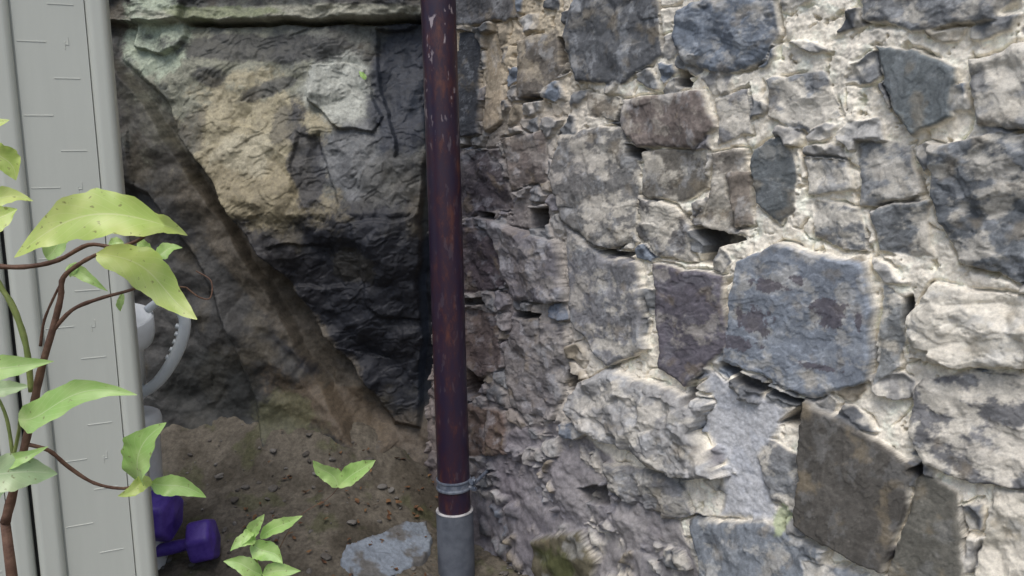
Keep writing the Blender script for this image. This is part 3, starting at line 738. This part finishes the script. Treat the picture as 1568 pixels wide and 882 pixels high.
sap = empty('sapling')
LS = [((518,746),(482,709),30,M_leafG),((518,746),(567,706),34,M_leafG),((386,824),(399,792),24,M_leafG),((398,824),(454,790),26,M_leafG),
      ((392,824),(353,842),24,M_leafG),((385,832),(429,862),36,M_leafG),((402,880),(345,860),32,M_leafG),((402,880),(454,874),28,M_leafG),((390,815),(370,832),18,M_leafG)]
for i, (b, t, ww, mt) in enumerate(LS):
    leaf(b, t, ww, 1.02, 1.0, mt, 3, .35, .2, 'leaf_%d' % (i + 1), sap, 40 + i)
p0 = at_y(400, 900, 1.02)
v, f = tube([(p0[0], 1.08, gh(p0[0], 1.08) - .02), (p0[0] + .01, 1.05, .3), p0, at_y(388, 830, 1.02), at_y(392, 815, 1.02)], [.004, .003, .0016, .0012, .001], 8, 5, .2); link('stem_1', v, f, M_green, parent=sap)
v, f = tube([at_y(400, 900, 1.02), at_y(450, 800, 1.03), at_y(500, 765, 1.03), at_y(518, 746, 1.02)], [.0006, .0005, .0004, .0006], 8, 5, .2); link('stem_2', v, f, M_stem, parent=sap)
lf = leaf((560,122), (550,108), 9, 2.27, 2.27, M_leafG, 0, .3, 0, 'wall_sprout')

# ------------------------------------------------------------ debris
import bmesh
def debris(name, n, smin, smax, mat, flat=.6, reg=(-1.0, 0.05, 1.75, 2.45)):
    V = []; Fc = []
    bm = bmesh.new(); bmesh.ops.create_icosphere(bm, subdivisions=2, radius=1); bv = [v_.co.copy() for v_ in bm.verts]; bf = [tuple(q.index for q in f_.verts) for f_ in bm.faces]; bm.free()
    for i in range(n):
        x_ = random.uniform(reg[0], reg[1]); y_ = random.uniform(reg[2], reg[3]); s_ = smin + (smax - smin) * random.random()**3
        rot = Matrix.Rotation(random.random() * 6, 3, 'Z') @ Matrix.Rotation(random.uniform(-.5, .5), 3, 'X'); sc = Vector((1, random.uniform(.5, 1), flat * random.uniform(.5, 1)))
        ds = [Vector((random.gauss(0, 1), random.gauss(0, 1), random.gauss(0, 1))).normalized() for _ in range(5)]
        o_ = len(V); z_ = gh(x_, y_)
        for c_ in bv:
            k = min([1] + [.72 / max(c_.dot(q), .01) for q in ds])
            V.append(rot @ Vector((c_.x * sc.x * k, c_.y * sc.y * k, c_.z * sc.z * k)) * s_ + Vector((x_, y_, z_ + s_ * .2)))
        Fc += [tuple(a + o_ for a in q) for q in bf]
    return link(name, V, Fc, mat, smooth=False)
M_peb = plain_mat('pebble_mix', (.08, .07, .06), (.18, .17, .155), 12, .9, .4)
debris('pebbles', 420, .002, .018, M_peb)
M_dead = plain_mat('dead_leaf', (.08, .035, .018), (.20, .11, .05), 25, .8, .3)
V = []; Fc = []
for i in range(150):
    x_ = random.uniform(-.75, -.08); y_ = random.uniform(1.9, 2.4); a = random.random() * 6; l = random.uniform(.008, .030); wd = l * random.uniform(.2, .5)
    z_ = gh(x_, y_) + .007; dx, dy = math.cos(a), math.sin(a); o_ = len(V)
    for u, vv in ((0, 0), (.3, 1), (.7, .8), (1, 0), (.7, -.8), (.3, -1)):
        V.append((x_ + dx * l * u - dy * wd * vv * .5, y_ + dy * l * u + dx * wd * vv * .5, z_ + random.uniform(0, .008)))
    Fc += [(o_, o_ + 1, o_ + 5), (o_ + 1, o_ + 2, o_ + 4, o_ + 5), (o_ + 2, o_ + 3, o_ + 4)]
link('dead_leaves', V, Fc, M_dead, smooth=False)

# ------------------------------------------------------------ light
elev = math.radians(62); az_dir = Vector((-.25, -.97, 0)).normalized()
L3 = Vector((az_dir.x * math.cos(elev), az_dir.y * math.cos(elev), math.sin(elev)))
sd_ = bpy.data.lights.new('sun', 'SUN'); sd_.energy = 1.9; sd_.angle = math.radians(38); sd_.color = (1, .985, .95)
so = bpy.data.objects.new('sun', sd_); scene.collection.objects.link(so)
so.rotation_euler = L3.to_track_quat('Z', 'Y').to_euler()
wd_ = bpy.data.worlds.new('World'); scene.world = wd_; wd_.use_nodes = True
nt = wd_.node_tree; bg = nt.nodes['Background']; sk = nt.nodes.new('ShaderNodeTexSky'); sk.sky_type = 'NISHITA'; sk.sun_disc = False
sk.sun_elevation = elev; sk.sun_rotation = math.atan2(az_dir.x, az_dir.y); sk.dust_density = 3; sk.air_density = 1; sk.ozone_density = 1
nt.links.new(sk.outputs[0], bg.inputs['Color']); bg.inputs['Strength'].default_value = .15
scene.view_settings.view_transform = 'Standard'; scene.view_settings.look = 'None'; scene.view_settings.exposure = 0

# ------------------------------------------------------------ camera
cd = bpy.data.cameras.new('camera'); cd.sensor_width = 36; cd.lens = F / 1568 * 36; cd.clip_end = 300; cd.clip_start = .02
co = bpy.data.objects.new('camera', cd); scene.collection.objects.link(co)
co.matrix_world = Matrix(((*M3[0], CAM[0]), (*M3[1], CAM[1]), (*M3[2], CAM[2]), (0, 0, 0, 1)))
scene.camera = co
